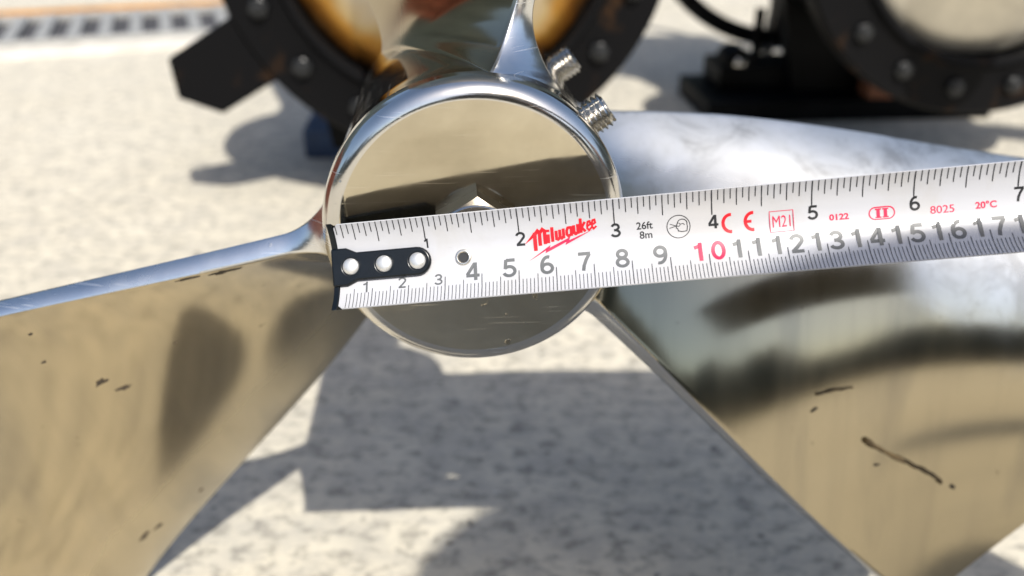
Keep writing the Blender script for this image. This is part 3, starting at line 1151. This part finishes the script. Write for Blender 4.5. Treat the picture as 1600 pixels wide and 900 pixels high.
def build_skid():
    root = empty('equipment_skid', (41, 134, 0), 'black steel skid with a round guard ring standing behind the tape', 'equipment skid')
    mb = MB()
    mb.box((46, 129.5, 1.5), 40, 17, 2.9, (AX1, AX, UZ))
    mb.build('base_plate', MAT['flange_black'], root, bevel=.3)
    mb = MB()
    mb.box((40, 132, 4.6), 22, 9, 3.2, (AX1, AX, UZ))
    mb.build('base_block', MAT['flange_black'], root, bevel=.3)
    mb = MB()
    c = Vector((40.4, 137, 30.2))
    mb.tube([c + AX1 * (22 * math.cos(R(a))) + UZ * (22 * math.sin(R(a))) for a in range(0, 360, 5)], 1.25, 14, True)
    mb.build('guard_ring', MAT['flange_black'], root)
    mb = MB()
    mb.lathe((43, 134, 30), AX, AX1, UZ, [(-1, 0), (-1, 7.5), (0, 8.2), (12, 8.2), (12, 0)], 48)
    mb.build('gear_housing', MAT['flange_black'], root)
    mb = MB()
    mb.box((42.5, 135, 16), 9, 4, 17, (AX1, AX, UZ))
    mb.build('column', MAT['flange_black'], root, bevel=.3)
    for x in (36.0, 43.8, 48.5):
        mb = MB()
        mb.tube([(x, 134, 4), (x, 134, 13)], .75 if x < 48 else 1.7, 14)
        mb.build('post', MAT['flange_black'], root)
    p = Vector((32.2, 127.5, 6.4))
    mb = MB()
    mb.lathe(p, AX, AX1, UZ, [(0, .9), (0, 1.9), (.3, 2.1), (5, 2.1), (5, 0)], 32)
    b = mb.build('bushing', MAT['flange_black'], root)
    mb = MB()
    mb.lathe(p, -AX, AX1, UZ, [(-.3, .95), (.2, .9), (.45, .5), (.5, 0)], 24)
    mb.build('pin', MAT['screw_steel'], b)
    mb = MB()
    mb.box((32.2, 130.5, 4.0), 3.6, 5, 3.2, (AX1, AX, UZ))
    mb.build('bushing_bracket', MAT['flange_black'], root, bevel=.2)
build_skid()

# ------------------------------------------------------------------ photographer (casts the shade, shows in the polished steel)
def build_person():
    root = empty('person', (33, -64, 0), 'crouching person in navy clothes and cap whose shadow falls at the lower right', 'person')
    V_, E_, Rd = [], [], []
    def v(p, r, prev=None):
        V_.append(Vector(p)); Rd.append(r)
        i = len(V_) - 1
        if prev is not None:
            E_.append((prev, i))
        return i
    pel = v((44, -74, 38), 15)
    sp = v((34, -67, 52), 15, pel)
    ch = v((25, -58, 65), 16, sp)
    nk = v((30.5, -52, 75), 6.5, ch)
    jw = v((32, -47, 80), 7, nk)
    hd = v((32.5, -42, 86), 9.2, jw)
    tp = v((32.5, -40.5, 91), 7.5, hd)
    for sx, sh, el, wr, hand in ((-1, (8, -51, 68), (20, -24, 48), (14.5, -6, 37.5), ((13.4, -2.6, 34.5), [(10.6, -.2, 36.0), (10.4, -.2, 34.4), (10.5, -.2, 32.8), (11.0, -.3, 31.4)], (11.4, -2.6, 37.2))),
                                 (1, (43, -47, 67), (44, -15, 50), (33, 8, 33.5), ((30.0, 13.5, 30.5), [(24, 17.2, 31.6), (23.6, 17.0, 29.9), (23.8, 16.9, 28.4), (24.6, 16.9, 27.0)], (26.6, 14.6, 31.8)))):
        a = v(sh, 8, ch)
        b = v(el, 5.0, a)
        m_ = v([(x + y) / 2 for x, y in zip(el, wr)], 4.6, b)
        w = v(wr, 2.9, m_)
        pm = v(hand[0], 3.4, w)
        for tipp in hand[1]:
            k1 = v([p * .55 + q * .45 for p, q in zip(hand[0], tipp)], .95, pm)
            v(tipp, .75, k1)
        t1 = v([p * .5 + q * .5 for p, q in zip(wr, hand[2])], 1.1, w)
        v(hand[2], .8, t1)
    for hip, kn, an, toe in (((36, -74, 36), (36, -42, 44), (38, -64, 9), (37, -48, 3)), ((54, -74, 36), (70, -44, 44), (64, -66, 9), (67, -50, 3))):
        a = v(hip, 10.5, pel)
        b = v(kn, 7, a)
        c_ = v([(x + y) / 2 for x, y in zip(kn, an)], 6, b)
        d_ = v(an, 4.6, c_)
        v((an[0], an[1] - 1, 4), 4.4, d_)
        v(toe, 3.6, d_)
    org = ORIGIN[root]
    me = bpy.data.meshes.new('body')
    me.from_pydata([tuple((p - org) * CM) for p in V_], E_, [])
    ob = bpy.data.objects.new('body', me)
    COL.objects.link(ob)
    sk = ob.modifiers.new('skin', 'SKIN')
    sub = ob.modifiers.new('sub', 'SUBSURF')
    sub.levels = sub.render_levels = 2
    for i, r in enumerate(Rd):
        sv = me.skin_vertices[0].data[i]
        sv.radius = (r * CM, r * CM)
        sv.use_root = (i == 0)
    dg = bpy.context.evaluated_depsgraph_get()
    me2 = bpy.data.meshes.new_from_object(ob.evaluated_get(dg))
    bpy.data.objects.remove(ob)
    me2.materials.clear()
    me2.materials.append(MAT['navy_cloth'])
    me2.materials.append(MAT['skin'])
    me2.name = 'body'
    for p in me2.polygons:
        p.use_smooth = True
        c = p.center * 100 + org
        bare = (c - Vector((32.5, -43, 85))).length < 13 or (c - Vector((12, -2.5, 34.5))).length < 7 or (c - Vector((27, 14, 30.5))).length < 9
        p.material_index = 1 if bare else 0
    body = bpy.data.objects.new('body', me2)
    COL.objects.link(body)
    body.parent = root
    ORIGIN[body] = org
    # close-fitting cap
    hc = Vector((32.5, -42, 88))
    ax = Vector((0, .42, .91)).normalized()
    fx = Vector((1, 0, 0))
    fy = ax.cross(fx)
    mb = MB()
    mb.lathe(hc, ax, fx, fy, [(-1.0, 10.2), (1.5, 10.3), (4.5, 9.2), (7, 6.4), (8.2, 3), (8.5, 0)], 40)
    mb.build('cap', MAT['navy_cloth'], body)
    # facial features: nose, ears, eyes
    fd = (Vector((0, .80, -.60))).normalized()
    fu = Vector((0, .60, .80)).normalized()
    for nm, px, py, pz, r in (('nose', 0, -1.0, 9.6, 1.3), ('ear', -9.2, -.5, 0, 1.8), ('ear', 9.2, -.5, 0, 1.8), ('eye', -3.0, 1.2, 8.6, 1.0), ('eye', 3.0, 1.2, 8.6, 1.0)):
        mb = MB()
        c = Vector((32.5, -43, 85.5)) + fx * px + fu * py + fd * pz
        prof = [(-r, 0)] + [(-r * math.cos(R(a)), r * math.sin(R(a))) for a in range(20, 180, 20)] + [(r, 0)]
        mb.lathe(c, fu, fx, fd, prof, 14)
        mb.build(nm, MAT['phone_black'] if nm == 'eye' else MAT['skin'], body)
build_person()
def build_phone():
    view = Vector((0, math.cos(R(26.2356)), -math.sin(R(26.2356))))
    up = Vector((0, math.sin(R(26.2356)), math.cos(R(26.2356))))
    ex = Vector((1, 0, 0))
    c = Vector((0, 0, CAM_H)) + ex * 5.6 - up * 1.6 - view * 1.2
    root = empty('phone', c, 'black phone held level in landscape by the crouching person', 'phone')
    mb = MB()
    pts = []
    for (sx, sy, a0) in ((1, 1, 0), (-1, 1, 90), (-1, -1, 180), (1, -1, 270)):
        for i in range(6):
            a = R(a0 + 18 * i)
            pts.append(c + ex * (sx * 6.7 + 1.0 * math.cos(a)) + up * (sy * 2.7 + 1.0 * math.sin(a)))
    mb.prism([p + view * -.4 for p in pts], view * .8)
    mb.build('phone_body', MAT['phone_black'], root, bevel=.12)
    mb = MB()
    mb.box(c - ex * 5.6 + up * 1.6 + view * .42, 3.0, .1, 3.0, (ex, view, up))
    mb.build('lens_bump', MAT['phone_black'], root, bevel=.03)
build_phone()

# ------------------------------------------------------------------ dirt stuck to the blades
def on_blade(rho, c, k, lift):
    rot = k * 2 * math.pi / 3
    m, dcn, drn, nrm, chord = blade_frame(rho, c, rot)
    if nrm.y > 0:
        nrm = -nrm
    return m + nrm * (blade_half(rho, c, chord) + lift)

def twig(k, pts, r):
    mb = MB()
    P = [on_blade(rho, c, k, r * .6) for rho, c in pts]
    Q = []
    for a, b in zip(P, P[1:]):
        for i in range(3):
            Q.append(a.lerp(b, i / 3) + Vector((rnd.uniform(-1, 1), 0, rnd.uniform(-1, 1))) * .03)
    Q.append(P[-1])
    mb.tube(Q, [r * rnd.uniform(.6, 1.15) * (1 - .45 * i / len(Q)) for i in range(len(Q))], 7)
    return mb
def flake(k, rho, c, size, stretch=2.0, ang=0.3):
    mb = MB()
    ce = on_blade(rho, c, k, .012)
    _, dcn, drn, nrm, _c = blade_frame(rho, c, k * 2 * math.pi / 3)
    if nrm.y > 0:
        nrm = -nrm
    n = 14
    ring = []
    for i in range(n):
        a = 2 * math.pi * i / n
        r = size * rnd.uniform(.45, 1.1)
        x, y = r * math.cos(a) * stretch, r * math.sin(a)
        x, y = x * math.cos(ang) - y * math.sin(ang), x * math.sin(ang) + y * math.cos(ang)
        ring.append(ce + drn * x + dcn * y)
    mb.add([ce + nrm * .02] + ring + [p - nrm * .03 for p in ring], [(0, i + 1, (i + 1) % n + 1) for i in range(n)] + [(i + 1, (i + 1) % n + 1, n + 1 + (i + 1) % n, n + 1 + i) for i in range(n)])
    return mb
MAT['dry_stem'] = plain('dried_stem', (.10, .065, .025), .7, var=.5, scale=200)
MAT['dried_mud'] = plain('dried_mud', (.055, .04, .025), .75, var=.5, scale=200)
def build_debris():
    o = twig(0, [(19.33, .228), (19.89, .226), (20.36, .231), (21.03, .233), (21.67, .239), (22.3, .241), (22.98, .244), (23.53, .243), (23.69, .237)], .13).build('dry_stem', MAT['dry_stem'], origin=on_blade(21.67, .239, 0, 0))
    set_props(o, 'dark dry plant stem stuck to the right blade below the tape', 'plant stem')
    o = twig(0, [(16.2, .251), (16.9, .289), (17.55, .315)], .07).build('dry_stem', MAT['dry_stem'], origin=on_blade(16.9, .289, 0, 0))
    set_props(o, 'short thin dry grass stem stuck to the right blade, nearer the hub', 'plant stem')
    for k, rho, c, sz, st, an in ((2, 15.8, .335, .16, 2.4, .1), (2, 15.5, .388, .13, 2.6, -.2), (2, 15.7, .096, .08, 2, .2), (2, 16.4, .20, .07, 2, .3), (2, 23.4, .815, .19, 2.2, .1), (2, 22.8, .835, .16, 2.0, -.1), (2, 20.5, .88, .13, 1.3, 0), (2, 12.5, .33, .07, 1.5, 0), (0, 24.35, .245, .13, 1.3, 0), (0, 27.31, .323, .12, 1.2, .5), (0, 20.5, .196, .08, 2.5, .6), (0, 16.46, .215, .09, 2.5, .9), (2, 9.6, .02, .12, 4, .0), (2, 8.4, .03, .14, 4, .0)):
        flake(k, rho, c, sz, st, an).build('mud_spot', MAT['dried_mud'], BLADES[k])
build_debris()
zmin = min(min((b.matrix_basis @ v.co).z for v in b.data.vertices) for b in BLADES)
print('lowest blade point, cm:', zmin * 100)

# ------------------------------------------------------------------ crate beside the propeller, mirrored in the top blade and the hub's left rim
def build_crate():
    c = Vector((-140, 65, 0))
    root = empty('steel_crate', c, 'rust red steel crate left of the propeller, seen mirrored in the top blade', 'crate')
    MAT['red_oxide'] = plain('red_oxide_primer', (.20, .060, .035), .6, var=.35, scale=14, bump=.2)
    mb = MB()
    mb.box(c + UZ * 23, 66, 76, 40)
    mb.build('crate_body', MAT['red_oxide'], root, bevel=.6)
    for y in (-32, -16, 0, 16, 32):
        for sx in (-1, 1):
            mb = MB()
            mb.box(c + Vector((sx * 34.2, y, 23)), 2.4, 5, 38)
            mb.build('rib', MAT['red_oxide'], root, bevel=.4)
    mb = MB()
    mb.box(c + UZ * 45, 70, 80, 4)
    mb.build('lid', MAT['red_oxide'], root, bevel=.6)
    for sx in (-1, 1):
        mb = MB()
        mb.box(c + Vector((sx * 24, 0, 1.5)), 8, 76, 2.98)
        mb.build('runner', MAT['brown_wood'], root, bevel=.3)
build_crate()
